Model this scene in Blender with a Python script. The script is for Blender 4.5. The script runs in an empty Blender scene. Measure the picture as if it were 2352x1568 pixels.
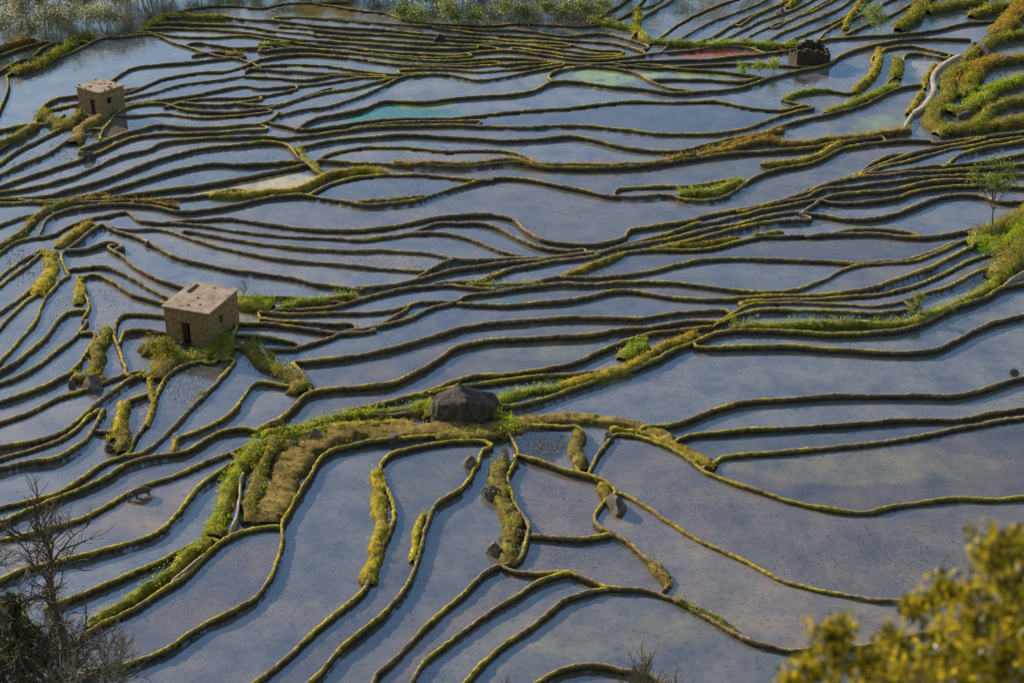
import bpy, math, random
import numpy as np
from mathutils import Vector
random.seed(7); rng=np.random.default_rng(7)
scene=bpy.context.scene
scene.view_settings.view_transform='Standard'; scene.view_settings.look='None'; scene.view_settings.exposure=0

# ------------------------------------------------------------------ survey
H=76.0; PIT=math.radians(27); F=3700.0
cp,sp=math.cos(PIT),math.sin(PIT)
def G(u,v,z=0.0):
    """survey sheet coordinate -> point of the valley floor (height z)"""
    u=np.asarray(u,float); v=np.asarray(v,float)
    a=(u-1176)/F; b=-(v-784)/F
    dx=a; dy=cp+b*sp; dz=-sp+b*cp
    t=(z-H)/dz
    return np.stack([dx*t,dy*t],-1)
def R(u,v,y):
    a=(u-1176)/F; b=-(v-784)/F
    dx=a; dy=cp+b*sp; dz=-sp+b*cp
    t=y/dy
    return np.array([dx*t,y,H+dz*t])

def h2(i,j,s):
    x=np.sin(i*127.1+j*311.7+s*74.7)*43758.5453
    return x-np.floor(x)
def vn(x,y,s=0):
    i=np.floor(x); j=np.floor(y); fx=x-i; fy=y-j
    fx=fx*fx*(3-2*fx); fy=fy*fy*(3-2*fy)
    return (h2(i,j,s)*(1-fx)+h2(i+1,j,s)*fx)*(1-fy)+(h2(i,j+1,s)*(1-fx)+h2(i+1,j+1,s)*fx)*fy
def fbm(x,y,s=0,o=3):
    r=0;a=.5;t=0
    for k in range(o):
        r=r+a*vn(x*2**k,y*2**k,s+k*3); t+=a; a*=.5
    return r/t

# ------------------------------------------------------------------ materials
def newmat(name):
    m=bpy.data.materials.new(name); m.use_nodes=True
    nt=m.node_tree; b=nt.nodes['Principled BSDF']; return m,nt,b
def N(nt,t,**k):
    n=nt.nodes.new(t)
    for a,v in k.items(): setattr(n,a,v)
    return n
def noise(nt,scale,detail=4,rough=.6,vec=None):
    n=N(nt,'ShaderNodeTexNoise'); n.inputs['Scale'].default_value=scale; n.inputs['Detail'].default_value=detail
    n.inputs['Roughness'].default_value=rough
    if vec is None:
        g=N(nt,'ShaderNodeNewGeometry'); vec=g.outputs['Position']
    nt.links.new(vec,n.inputs['Vector']); return n
def ramp(nt,src,stops):
    r=N(nt,'ShaderNodeValToRGB'); e=r.color_ramp.elements
    while len(e)<len(stops): e.new(.5)
    for k,(p,c) in enumerate(stops):
        e[k].position=p; e[k].color=(c[0],c[1],c[2],1)
    nt.links.new(src,r.inputs[0]); return r
def mul(nt,a,b,fac=1,mode='MULTIPLY'):
    m=N(nt,'ShaderNodeMix',data_type='RGBA',blend_type=mode); m.inputs[0].default_value=fac
    nt.links.new(a,m.inputs[6]); nt.links.new(b,m.inputs[7]); return m.outputs[2]
def bump(nt,b,src,strength,dist):
    bm=N(nt,'ShaderNodeBump'); bm.inputs['Strength'].default_value=strength; bm.inputs['Distance'].default_value=dist
    nt.links.new(src,bm.inputs['Height']); nt.links.new(bm.outputs[0],b.inputs['Normal']); return bm

def earth_mat(name,br=1.0,sc=3.0,rough=.95):
    m,nt,b=newmat(name)
    c=N(nt,'ShaderNodeAttribute',attribute_name='Col')
    n1=noise(nt,sc,6,.7); r=ramp(nt,n1.outputs[0],[(.3,(.36,.33,.30)),(.5,(.95,.95,.95)),(.72,(1.85,1.8,1.6))])
    o=mul(nt,c.outputs['Color'],r.outputs[0]); nt.links.new(o,b.inputs['Base Color'])
    b.inputs['Roughness'].default_value=rough; b.inputs['Specular IOR Level'].default_value=.15
    n2=noise(nt,sc*3,5,.7); bump(nt,b,n2.outputs[0],.9,.12)
    return m
def leaf_mat(name,trans=.35,gloss=.5):
    m,nt,b=newmat(name)
    c=N(nt,'ShaderNodeAttribute',attribute_name='Col')
    nt.links.new(c.outputs['Color'],b.inputs['Base Color']); b.inputs['Roughness'].default_value=gloss
    b.inputs['Specular IOR Level'].default_value=.3
    t=N(nt,'ShaderNodeBsdfTranslucent'); nt.links.new(c.outputs['Color'],t.inputs['Color'])
    mx=N(nt,'ShaderNodeMixShader'); mx.inputs[0].default_value=trans
    out=nt.nodes['Material Output']
    nt.links.new(b.outputs[0],mx.inputs[1]); nt.links.new(t.outputs[0],mx.inputs[2]); nt.links.new(mx.outputs[0],out.inputs[0])
    return m
M_dike=earth_mat('mud_dike',sc=2.6)
M_bank=earth_mat('weedy_bank',sc=1.6)
M_leaf=leaf_mat('leaves',.45)
M_bushleaf=leaf_mat('glossy_leaves',.45,.22)
M_bark,nt,b=newmat('bark')
c=N(nt,'ShaderNodeAttribute',attribute_name='Col'); n1=noise(nt,6,4); r=ramp(nt,n1.outputs[0],[(.3,(.6,.6,.6)),(.7,(1.2,1.2,1.2))])
nt.links.new(mul(nt,c.outputs['Color'],r.outputs[0]),b.inputs['Base Color']); b.inputs['Roughness'].default_value=.9

M_rock,nt,b=newmat('rock')
c=N(nt,'ShaderNodeAttribute',attribute_name='Col'); n1=noise(nt,1.6,8,.7); r=ramp(nt,n1.outputs[0],[(.3,(.35,.35,.38)),(.5,(.8,.8,.8)),(.68,(1.7,1.65,1.6))])
nt.links.new(mul(nt,c.outputs['Color'],r.outputs[0]),b.inputs['Base Color']); b.inputs['Roughness'].default_value=.85
n2=noise(nt,4,8,.7); bump(nt,b,n2.outputs[0],1,.25)

# water over mud: turbid body + sky-reflecting surface
M_water,nt,b=newmat('muddy_paddy_water')
c=N(nt,'ShaderNodeAttribute',attribute_name='Col')
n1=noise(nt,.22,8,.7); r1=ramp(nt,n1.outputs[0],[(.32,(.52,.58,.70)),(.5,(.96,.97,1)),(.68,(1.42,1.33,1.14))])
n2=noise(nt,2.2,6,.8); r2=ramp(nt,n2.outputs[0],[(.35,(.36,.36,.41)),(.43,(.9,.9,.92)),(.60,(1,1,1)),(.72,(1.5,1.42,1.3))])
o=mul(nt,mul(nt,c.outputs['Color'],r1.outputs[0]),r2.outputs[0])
nt.links.new(o,b.inputs['Base Color']); b.inputs['Roughness'].default_value=1; b.inputs['Specular IOR Level'].default_value=0
gl=N(nt,'ShaderNodeBsdfGlossy'); gl.inputs['Color'].default_value=(.56,.76,1,1)
rr=N(nt,'ShaderNodeMapRange'); nt.links.new(n1.outputs[0],rr.inputs[0]); rr.inputs[1].default_value=.3; rr.inputs[2].default_value=.7; rr.inputs[3].default_value=.03; rr.inputs[4].default_value=.13
nt.links.new(rr.outputs[0],gl.inputs['Roughness'])
n3=noise(nt,2.5,5,.7); bm=bump(nt,b,n3.outputs[0],.1,.05); nt.links.new(bm.outputs[0],gl.inputs['Normal'])
fr=N(nt,'ShaderNodeFresnel'); fr.inputs['IOR'].default_value=2.8; nt.links.new(bm.outputs[0],fr.inputs['Normal'])
mx=N(nt,'ShaderNodeMixShader'); nt.links.new(fr.outputs[0],mx.inputs[0]); nt.links.new(b.outputs[0],mx.inputs[1]); nt.links.new(gl.outputs[0],mx.inputs[2])
nt.links.new(mx.outputs[0],nt.nodes['Material Output'].inputs[0])

# ------------------------------------------------------------------ mesh accumulators
class Acc:
    def __init__(s): s.v=[];s.f=[];s.c=[];s.n=0
    def add(s,v,f,c):
        v=np.asarray(v,float).reshape(-1,3); f=np.asarray(f,int).reshape(-1,4)
        c=np.asarray(c,float); 
        if c.ndim==1: c=np.repeat(c[None,:],len(v),0)
        s.v.append(v); s.f.append(f+s.n); s.c.append(c); s.n+=len(v)
    def done(s,name,mat,parent=None,smooth=True):
        v=np.concatenate(s.v); f=np.concatenate(s.f); c=np.concatenate(s.c)
        me=bpy.data.meshes.new(name)
        me.vertices.add(len(v)); me.vertices.foreach_set('co',v.astype(np.float32).ravel())
        me.loops.add(f.size); me.loops.foreach_set('vertex_index',f.astype(np.int32).ravel())
        me.polygons.add(len(f)); me.polygons.foreach_set('loop_start',(np.arange(len(f))*4).astype(np.int32))
        me.polygons.foreach_set('loop_total',np.full(len(f),4,np.int32))
        if smooth: me.polygons.foreach_set('use_smooth',np.ones(len(f),bool))
        me.update(calc_edges=True)
        a=me.color_attributes.new('Col','FLOAT_COLOR','POINT')
        a.data.foreach_set('color',np.concatenate([np.clip(c,0,1),np.ones((len(c),1))],1).astype(np.float32).ravel())
        me.materials.append(mat)
        o=bpy.data.objects.new(name,me); scene.collection.objects.link(o)
        if parent: o.parent=parent
        return o
def empty(name,loc=(0,0,0)):
    o=bpy.data.objects.new(name,None); o.location=loc; scene.collection.objects.link(o); return o

def spline(P,ds):
    P=np.asarray(P,float)
    if len(P)==2: P=np.array([P[0],(P[0]+P[1])/2,P[1]])
    Q=np.vstack([2*P[0]-P[1],P,2*P[-1]-P[-2]]); out=[]
    for k in range(1,len(Q)-2):
        p0,p1,p2,p3=Q[k-1:k+3]; n=max(4,int(np.linalg.norm(p2-p1)/ds*1.3))
        t=np.linspace(0,1,n,endpoint=False)[:,None]
        out.append(.5*((2*p1)+(-p0+p2)*t+(2*p0-5*p1+4*p2-p3)*t**2+(-p0+3*p1-3*p2+p3)*t**3))
    out.append(P[-1:]); out=np.vstack(out)
    d=np.r_[0,np.cumsum(np.linalg.norm(np.diff(out,axis=0),axis=1))]
    n=max(4,int(d[-1]/ds)); s=np.linspace(0,d[-1],n)
    return np.stack([np.interp(s,d,out[:,0]),np.interp(s,d,out[:,1])],1),s
def off_edge(p): return p[0]<=2 or p[0]>=2350 or p[1]>=1566 or p[1]<=1
def extend(pts):
    pts=[tuple(p) for p in pts]
    W=[G(*p) for p in pts]
    if off_edge(pts[0]):
        d=W[0]-W[1]; d/=np.linalg.norm(d); W=[W[0]+d*22+np.array([0,random.uniform(-3,3)]),W[0]+d*9]+W
    if off_edge(pts[-1]):
        d=W[-1]-W[-2]; d/=np.linalg.norm(d); W=W+[W[-1]+d*9,W[-1]+d*22+np.array([0,random.uniform(-3,3)])]
    return np.array(W)
def frame(p):
    t=np.gradient(p,axis=0); t/=np.linalg.norm(t,axis=1)[:,None]+1e-9
    return t,np.stack([-t[:,1],t[:,0]],1)

def sweep(acc,W,hw,ht,ds,colfun,wob=.12,seed=0,prof=None,nz=.05,wvar=.4,base=0.):
    p,s=spline(W,ds); t,n=frame(p)
    L=s[-1]
    p=p+n*((fbm(s*.35,s*0+seed*7.3,seed)-.5)*2*wob*np.clip(np.minimum(s,L-s)/2,0,1))[:,None]
    if prof is None: prof=[(-1.5,-1.6),(-1.2,-.35),(-1.04,.3),(-.95,.80),(-.7,.98),(.0,1.02),(.7,.98),(.95,.80),(1.04,.3),(1.2,-.35),(1.5,-1.6)]
    K=len(prof); n_=len(p)
    end=np.clip(np.minimum(s,L-s)/(ht*1.5)+.15,0,1)**.5
    V=np.zeros((n_,K,3))
    for k,(a,h) in enumerate(prof):
        wv=(1-wvar/2+wvar*fbm(s*.6,s*0+3+seed+(0 if a<0 else 31),11))
        q=p+n*(a*hw*wv*np.minimum(1,end+.3))[:,None]
        nn=fbm(q[:,0]*3.2,q[:,1]*3.2,5,2)-.5; n2=fbm(q[:,0]*3.2+50,q[:,1]*3.2,9,2)-.5
        q=q+n*(n2*nz*2.4)[:,None]
        V[:,k,:2]=q; V[:,k,2]=base+h*ht*end*(.8+.4*vn(s*.4,s*0+seed,3))+nn*nz*2.2*(h>0)
    idx=np.arange(n_*K).reshape(n_,K)
    f=np.stack([idx[:-1,:-1],idx[1:,:-1],idx[1:,1:],idx[:-1,1:]],-1).reshape(-1,4)[:,::-1]
    vv=V.reshape(-1,3); hh=np.tile(np.array([q[1] for q in prof]),n_)
    acc.add(vv,f,colfun(vv,hh)); return p,n,s

def leaves(acc,C,size,col,asp=.5,up=0.0,colvar=.25):
    """diamond leaves at centres C"""
    n=len(C); a=rng.normal(size=(n,3)); a[:,2]+=up*np.sign(a[:,2]+.3)*2; a/=np.linalg.norm(a,axis=1)[:,None]
    b=np.cross(a,rng.normal(size=(n,3))); b/=np.linalg.norm(b,axis=1)[:,None]+1e-9
    s=(np.ones(n)*size*rng.uniform(.6,1.4,n))[:,None]
    V=np.stack([C-a*s*.5,C+b*s*.5*asp,C+a*s*.5,C-b*s*.5*asp],1)
    col=np.asarray(col,float); 
    if col.ndim==1: col=np.repeat(col[None],n,0)
    cc=col*rng.uniform(1-colvar,1+colvar,(n,1))
    acc.add(V.reshape(-1,3),np.arange(4*n).reshape(-1,4),np.repeat(cc,4,0))
def tube(acc,pts,rad,col,K=6):
    pts=np.asarray(pts,float); n=len(pts); rad=np.ones(n)*rad
    t=np.gradient(pts,axis=0); t/=np.linalg.norm(t,axis=1)[:,None]+1e-9
    ref=np.array([.31,.2,.93]) if abs(t[0,2])<.8 else np.array([1,.1,0.])
    a=np.cross(t,ref); a/=np.linalg.norm(a,axis=1)[:,None]+1e-9; b=np.cross(t,a)
    th=np.linspace(0,2*np.pi,K,endpoint=False)
    V=pts[:,None]+rad[:,None,None]*(np.cos(th)[None,:,None]*a[:,None]+np.sin(th)[None,:,None]*b[:,None])
    idx=np.arange(n*K).reshape(n,K); j=np.roll(idx,-1,1)
    f=np.stack([idx[:-1],j[:-1],j[1:],idx[1:]],-1).reshape(-1,4)
    acc.add(V.reshape(-1,3),f,col)

# ------------------------------------------------------------------ dike traces
D="""
880,1012 840,1018 790,1030 755,1040 730,1065 715,1095 690,1135 665,1180 650,1210 645,1250 640,1290 615,1340 570,1385 500,1420 440,1455 390,1490 330,1515 280,1530 200,1545 100,1568
635,1212 590,1215 550,1225 500,1255 460,1290 420,1330 370,1360 310,1400 250,1430 190,1465 130,1500 0,1540
1110,1015 1060,1015 1010,1020 950,1030 900,1045 875,1070 880,1110 900,1150 903,1190 890,1230 870,1280 850,1330 825,1370 780,1405 720,1455 660,1510 590,1568
1130,1025 1105,1040 1095,1070 1075,1105 1055,1130 1010,1155 990,1180 980,1220 965,1270 950,1310 920,1365 880,1410 830,1450 790,1485 750,1530 715,1568
1150,1300 1110,1320 1060,1370 1010,1410 960,1460 910,1510 870,1550 860,1568
1320,1318 1270,1325 1220,1345 1170,1380 1100,1425 1040,1470 990,1505 960,1545 945,1568
1400,1355 1360,1360 1300,1380 1250,1420 1200,1455 1150,1490 1100,1535 1075,1568
1240,1568 1270,1550 1310,1535 1380,1530 1440,1540 1490,1550 1520,1568
1185,1045 1175,1080 1165,1100 1180,1150 1200,1190 1215,1220 1205,1260 1190,1290 1150,1300
1150,1300 1180,1315 1240,1320 1300,1318 1350,1335 1400,1352 1470,1355 1530,1375 1580,1395 1640,1430 1700,1465 1760,1485 1820,1495 1890,1490 1960,1490 2040,1475 2140,1450 2250,1420 2352,1400
1185,1045 1230,1060 1290,1080 1350,1095 1400,1115 1415,1135 1390,1155 1365,1190 1380,1215 1410,1230 1450,1255 1490,1290 1520,1320 1535,1345
1225,1232 1280,1238 1340,1240 1390,1232 1410,1232
1445,1145 1490,1170 1530,1200 1590,1235 1650,1265 1720,1295 1780,1330 1840,1350 1920,1365 2000,1378 2080,1382 2150,1370 2230,1355 2352,1340
1410,1000 1460,1005 1520,1025 1570,1050 1620,1085 1680,1110 1740,1130 1800,1150 1860,1165 1930,1178 2000,1180 2060,1165 2130,1155 2200,1150 2280,1150 2352,1145
1640,1065 1660,1052 1720,1045 1800,1040 1900,1030 2000,1020 2100,1005 2200,985 2280,970 2352,960
1550,1015 1600,1000 1680,992 1780,985 1880,980 1990,973 2100,965 2200,965 2280,950 2352,938
1480,985 1540,980 1590,965 1650,940 1720,925 1800,918 1900,912 2000,910 2100,910 2180,912 2250,900 2310,880 2352,868
1165,985 1220,980 1290,982 1330,985 1335,1020 1320,1060 1330,1085
1165,985 1175,1010 1190,1040
1410,1000 1385,1030 1365,1060 1350,1090
1130,937 1190,935 1250,920 1320,895 1390,870 1440,855 1500,830 1560,800 1600,785 1660,765 1740,760 1820,765 1900,770 1980,768 2060,760 2130,740 2190,710 2250,690 2300,665 2352,650
1610,800 1700,798 1800,797 1900,803 2000,810 2080,812 2140,805 2200,780 2260,750 2310,735 2352,725
990,945 930,950 880,955 830,955 760,968 700,985 640,1000 600,1020
600,985 650,960 680,930 710,905 760,895 830,890 900,880 960,855 1010,825 1050,800 1110,785 1200,780 1290,775 1360,770 1392,765
670,835 740,830 820,820 880,808 950,790 1010,772 1060,755 1130,745 1200,740 1290,733 1370,732 1455,733
800,945 870,930 930,915 990,900 1040,880 1090,865 1160,862 1250,850 1330,830 1400,800 1450,780 1510,765 1570,760 1640,752
990,905 1060,890 1140,880 1230,868 1310,862 1390,855 1440,845
1402,761 1470,755 1540,745 1600,738 1660,742
1475,733 1540,722 1600,718 1660,715
680,802 740,785 790,765 850,755 900,745 950,730 990,710 1030,700 1055,690 1080,680 1150,672
540,745 610,745 670,752 740,762 800,768 860,760
850,760 900,735 930,715 950,700 1000,695 1050,697
600,722 680,725 760,722 830,722 880,718 940,708
600,735 640,740 700,742 760,745 810,745
550,770 600,775 680,790
560,800 600,805 640,805 680,805
1060,700 1150,705 1220,700 1290,695 1350,685 1400,672 1450,672 1540,685 1620,690 1700,688 1780,682 1860,680 1930,675 2000,665 2060,645 2130,620 2190,590 2235,565
630,715 700,712 770,705 830,690 900,672 960,662 1030,657 1100,665 1150,668 1220,660 1290,655 1370,655 1460,650 1540,650 1600,657 1660,665 1740,672 1820,670 1880,650 1930,625 1970,612 2040,605 2100,600 2160,580 2200,560 2240,545
1640,750 1680,725 1720,703 1790,698 1870,699 1940,702 2010,705 2070,695 2130,675 2190,655 2250,625 2300,605
1660,742 1710,722 1760,713 1840,715 1920,717 2010,722 2080,715 2100,710
1700,698 1780,690 1850,690 1930,685 2010,680 2080,665 2150,640 2210,610 2260,590 2290,585
1290,640 1360,640 1430,635 1500,625 1560,610 1620,600 1700,597 1780,600 1860,602 1945,607
1955,607 2010,603 2070,600 2130,585 2180,565 2220,555
1110,665 1180,660 1250,645 1290,635 1340,615 1400,595 1440,582 1510,575 1580,575 1640,570 1700,555 1750,545 1800,545 1850,542
1858,545 1920,540 2000,540 2060,545 2120,548 2180,540 2240,530
1900,540 1960,530 2020,530 2080,535 2115,545
90,540 110,505 150,485 210,475 280,470 350,475 410,488 480,482 550,470 620,455 690,450 760,460 840,472 900,470 960,462 1010,445 1070,425 1130,412 1200,412 1270,425 1340,440 1400,452 1460,455 1530,450 1580,462 1640,460 1690,440 1730,410 1790,390 1860,378 1900,360 1940,342 2000,332 2070,325 2130,325 2160,330 2230,320 2290,312 2352,305
240,500 290,490 320,510 370,515 430,510 520,505 580,512 650,523 720,530 800,532 870,528 930,518 990,505 1060,497 1130,495
1140,497 1180,508 1210,535 1250,555 1310,562 1370,563 1430,550 1450,530 1500,522 1570,512 1640,495 1720,480 1790,465 1850,445 1900,425 1960,410 2020,405 2090,398 2160,395 2240,390 2300,385 2352,380
390,515 450,520 520,530 600,540 680,547 760,550 830,555 880,548 940,538 1000,515 1060,515 1100,515 1150,530 1200,555 1240,570 1300,578 1340,575
430,535 500,548 580,560 660,570 740,577 800,580 880,580 950,583 1010,590 1060,600 1130,598 1190,595 1260,595 1320,588 1390,578 1440,565 1500,550 1560,530 1600,515
820,553 870,548 930,541 1000,538 1050,545 1100,560 1150,580 1200,592
250,525 310,530 370,530 430,548 500,570 570,585 640,598 720,605 800,612 880,620 950,625 980,625
960,640 1000,615 1040,600 1100,600
260,530 310,545 360,570 410,595 480,610 560,625 640,635 710,650 770,660 830,668
250,570 280,590 320,620 370,645 430,665 500,680 560,685 620,685 690,688
810,665 880,660 940,650 990,635 1050,620 1120,612 1190,602 1250,600
1100,650 1150,625 1220,612 1290,600 1370,590
1000,655 1060,650 1120,640 1170,622
1370,585 1430,570 1500,558 1580,540 1640,525 1700,515 1760,500 1820,490 1880,495 1950,505 2030,500 2090,480 2140,460 2180,450 2240,450 2300,465 2352,465
1620,515 1700,498 1760,482 1830,470 1880,462 1920,468 2000,465 2060,455 2110,440 2200,430 2280,430 2352,432
1700,488 1780,468 1850,455 1890,437 1960,430 2040,420 2120,410 2200,405 2260,405 2352,402
1850,440 1930,415 1980,398 2050,370 2120,350 2190,335 2260,320
1960,412 2030,385 2100,368 2170,348 2240,335 2310,322 2352,318
2170,385 2200,360 2260,343 2352,325
2000,400 2060,395 2130,385 2200,380 2280,370 2352,355
1840,495 1870,473 1900,455 1980,445 2040,440 2110,425 2190,415 2280,417
1500,572 1560,560 1640,540 1720,520 1790,510 1860,505
1970,408 2000,380 2040,362 2100,355
1420,438 1480,432 1560,430 1620,425 1690,415
720,445 760,425 810,412 870,405 930,403 1010,408 1080,415 1130,415
900,380 980,383 1060,385 1130,378 1180,375 1240,385 1310,388 1390,388 1460,385 1530,375 1600,365 1680,355 1750,350 1830,345 1900,335 1960,325 2020,318
720,375 760,355 820,343 880,340 960,343 1020,350 1090,348 1160,350 1200,360 1240,378
690,340 760,325 830,318 900,312 970,312 1040,318 1090,320 1160,325 1230,322 1310,315 1370,325 1430,340 1500,348 1560,347 1620,335 1680,320 1740,310 1800,290 1850,275 1900,265 1960,250 2010,230 2060,205 2120,195
640,320 700,315 770,305 840,295 900,292 970,290 1050,290 1130,293 1210,295 1290,290 1360,292 1430,300 1500,308 1580,310 1650,308 1700,300 1750,285 1790,270 1830,258 1870,250
640,290 700,300 770,292 850,280 930,275 1000,275 1080,270 1150,262 1230,255 1310,250 1390,240 1470,235 1550,238 1640,235 1720,250 1790,255 1840,245
680,300 720,275 790,262 840,250 880,235 930,235 980,235 1060,225 1150,220 1220,210 1270,190 1330,190 1400,200 1470,205 1540,215 1620,212 1700,203 1770,180 1830,165 1900,150 1940,125 2000,106 2060,95 2120,90 2230,92
1270,190 1260,178 1280,165 1340,155 1400,158 1460,170 1500,190 1540,205 1600,212
650,265 700,252 760,245 820,225 870,205 920,180 980,172 1040,175 1090,185 1150,180 1220,165 1290,152
550,240 620,245 680,232 740,215 810,205 870,190 910,180
230,318 260,270 300,245 370,240 430,255 500,260 580,255 640,245 700,225 760,205
180,350 230,330 280,310 320,300 360,290 430,295 500,295 560,290 610,285 640,262
0,430 60,410 120,390 180,370 240,345 300,320 360,310 430,308 520,305 610,298
0,445 80,430 160,410 220,385 280,360 340,345 370,332 430,322 520,318 600,315 660,320
0,460 90,455 170,435 240,415 300,392 360,370 410,355 470,342 550,335 610,328 660,335 690,365 720,390 740,402
50,462 130,462 210,450 280,430 350,408 420,388 490,378 560,380 640,376 700,374 730,388
130,465 220,460 300,450 380,438 460,430 540,415 620,400 700,382
0,470 100,468 230,466 310,462 400,458 470,450 540,438 610,446 700,430 745,405
0,405 50,380 100,360 150,330 200,300
0,380 40,350 90,325 130,305 170,280
0,300 60,290 120,285 150,265
0,345 40,315 75,295 95,250 130,228 150,225
15,175 60,155 120,140 190,110 230,90 290,85 350,80 400,100 440,112 500,130 560,140 600,158
15,175 18,210 0,250
245,195 300,160 370,150 440,145 500,138 560,132
250,225 310,210 370,185 450,170 520,165 570,150 600,135
270,235 350,215 430,195 510,185 560,178 620,180 700,185 780,175 840,180 900,180
280,245 350,235 420,225 500,210 560,200 600,205 680,200 750,192
380,248 450,230 540,227 610,222 680,207
560,178 570,162 620,152 690,150 760,155 830,165 900,172 980,170
290,85 330,75 400,85 480,88 560,85 640,95 720,105 800,112 880,120 960,125 1040,128 1100,120 1180,118 1260,130 1340,140 1420,135 1500,125 1580,118 1660,108 1720,112 1760,125
330,58 400,55 470,58 560,62 640,75 720,82 800,90 880,95 960,100 1060,105 1140,112
400,42 480,35 560,46 640,50 720,60 800,65 880,70 960,78 1040,85 1120,90 1200,98 1280,100 1360,115 1430,120
350,45 440,22 520,15 600,20 650,10 720,8 800,5
700,42 800,50 900,58 1000,62 1100,70 1200,72 1290,85 1380,80 1450,95 1490,110
600,137 680,127 760,130 840,140 920,150 1000,155 1080,155 1160,150 1240,145 1320,150 1400,157 1480,150 1560,160 1640,165 1700,172
600,120 680,113 760,118 850,128 940,138 1020,142 1100,138 1180,135 1260,142
1100,106 1180,104 1260,112 1340,124 1420,128
1300,148 1380,148 1460,142 1540,140 1620,138 1700,130 1760,125 1850,110 1900,92 1980,85 2060,80 2140,72 2220,55 2300,50 2352,40
1540,185 1620,185 1700,190 1740,180
820,25 880,32 950,50 1040,58 1130,60 1200,55 1330,62 1400,55
1460,75 1480,40 1530,10 1545,0
1500,100 1540,70 1590,40 1660,10 1690,0
1540,105 1590,75 1640,50 1720,20 1760,0
1590,105 1640,85 1700,50 1760,25 1820,0
1640,105 1690,80 1750,50 1820,25 1870,0
1690,105 1740,75 1800,50 1860,30 1920,0
1740,110 1790,80 1850,55 1920,25 1960,0
1790,110 1840,85 1890,65 1950,35 2000,0
1880,92 1920,60 1990,30 2050,0
1370,45 1420,15 1440,0
1400,55 1450,30 1480,0
1940,82 2000,55 2060,30 2110,0
1990,190 2012,160 2000,140 2030,115 2090,108 2150,120 2200,130
1990,190 1960,215 1900,210 1850,210 1800,230 1850,243
2040,190 2070,165 2080,130 2110,125 2170,135
0,585 40,558 120,543 150,525 190,510 230,500
0,520 60,500 110,490
230,520 190,550 150,578 140,595 150,620 160,635
150,578 200,575 250,560 285,570
160,635 130,655 100,700 80,740 50,780 0,835
180,640 190,670 205,710 190,738
190,640 215,633 260,650 310,680 360,695 390,700
0,720 30,700 70,670 100,655
0,755 50,705 80,682 110,655
150,622 190,618 240,615 300,640 350,670 390,690
195,715 150,722 120,760 80,800 40,832 0,855
200,740 180,770 140,800 90,840 40,868 0,883
0,925 60,905 120,880 170,850 200,810 220,770
0,975 70,950 130,920 190,900
290,862 280,820 265,780 270,740 290,725 340,725 385,730
275,790 290,765 340,760 385,768
0,1030 80,1015 150,990 200,950 250,910 290,880 335,855
0,1055 70,1035 150,1005 200,965 235,940
0,1080 60,1065 130,1055 190,1020 220,980 240,940
470,830 420,842 380,870 360,910 345,960 310,1010 290,1045 240,1065 190,1100 130,1135 60,1155 0,1168
540,830 510,870 470,910 420,960 370,1010 330,1040 280,1050
640,885 600,880 575,895 550,930 510,965 460,990 410,1010 395,1040
0,1200 60,1175 130,1145 220,1110 290,1070 360,1050 420,1040 460,1020 500,995 550,985 590,990
0,1240 80,1225 150,1205 200,1188 260,1155 320,1120 400,1095 460,1070 520,1045 580,1022
0,1335 60,1308 140,1290 220,1270 300,1250 370,1220 420,1170 460,1120 510,1080 545,1055
100,1400 180,1370 240,1345 300,1320 370,1290 430,1260 480,1240
0,660 40,630 80,600 100,575
0,640 30,615 70,590
670,835 700,865 712,900
545,745 535,775 500,830 470,835
265,990 285,930 320,912 355,905
0,130 40,115 90,100 110,98
60,150 95,115 130,100 180,98
0,165 50,140 90,135
330,68 420,68 520,74 600,82 700,94 800,101 900,108 1000,113 1090,113
640,62 720,70 800,78 900,83 1000,91 1100,98 1200,104 1300,109
600,103 700,113 800,122 900,130 1000,135 1080,131
1000,66 1100,79 1200,85 1300,94 1400,101 1470,118
850,143 940,149 1040,150 1140,144
920,163 1000,161 1100,167 1200,158 1280,148
300,268 380,264 460,272 540,268 620,258
700,168 800,172 880,176
420,238 500,243 560,236 600,230
1400,147 1500,158 1600,152 1700,148 1800,152
450,100 540,112 620,112
440,130 500,122 560,128
640,42 760,45 860,52
1180,112 1260,122 1340,132 1440,130
800,300 900,284 1000,282 1100,281
1700,60 1730,40 1790,10 1800,0
1480,20 1510,8 1520,0
1780,65 1830,40 1890,10 1905,0
"""
LINES=[[tuple(map(float,p.split(','))) for p in l.split()] for l in D.strip().splitlines()]
EXT=[extend(l) for l in LINES]
# close loose dike ends on to their neighbours
DEN=[spline(W,.4)[0] for W in EXT]
ALL=np.vstack(DEN); OWN=np.concatenate([np.full(len(d),k) for k,d in enumerate(DEN)])
def join(k,W,first):
    e=W[0] if first else W[-1]; d=e-(W[1] if first else W[-2]); d/=np.linalg.norm(d)
    o=ALL[OWN!=k]; dd=np.linalg.norm(o-e,axis=1); i=dd.argmin()
    if dd[i]<.25: return W
    tgt=None
    if dd[i]<2.6: tgt=o[i]
    else:
        for s in np.arange(1,13,.5):
            q=e+d*s; d2=np.linalg.norm(o-q,axis=1); j=d2.argmin()
            if d2[j]<.35+.12*s: tgt=o[j]; break
    if tgt is None: return W
    return np.vstack([tgt,W]) if first else np.vstack([W,tgt])
for k,W in enumerate(EXT):
    if not off_edge(LINES[k][0]): W=join(k,W,True)
    if not off_edge(LINES[k][-1]): W=join(k,W,False)
    EXT[k]=W

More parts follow.
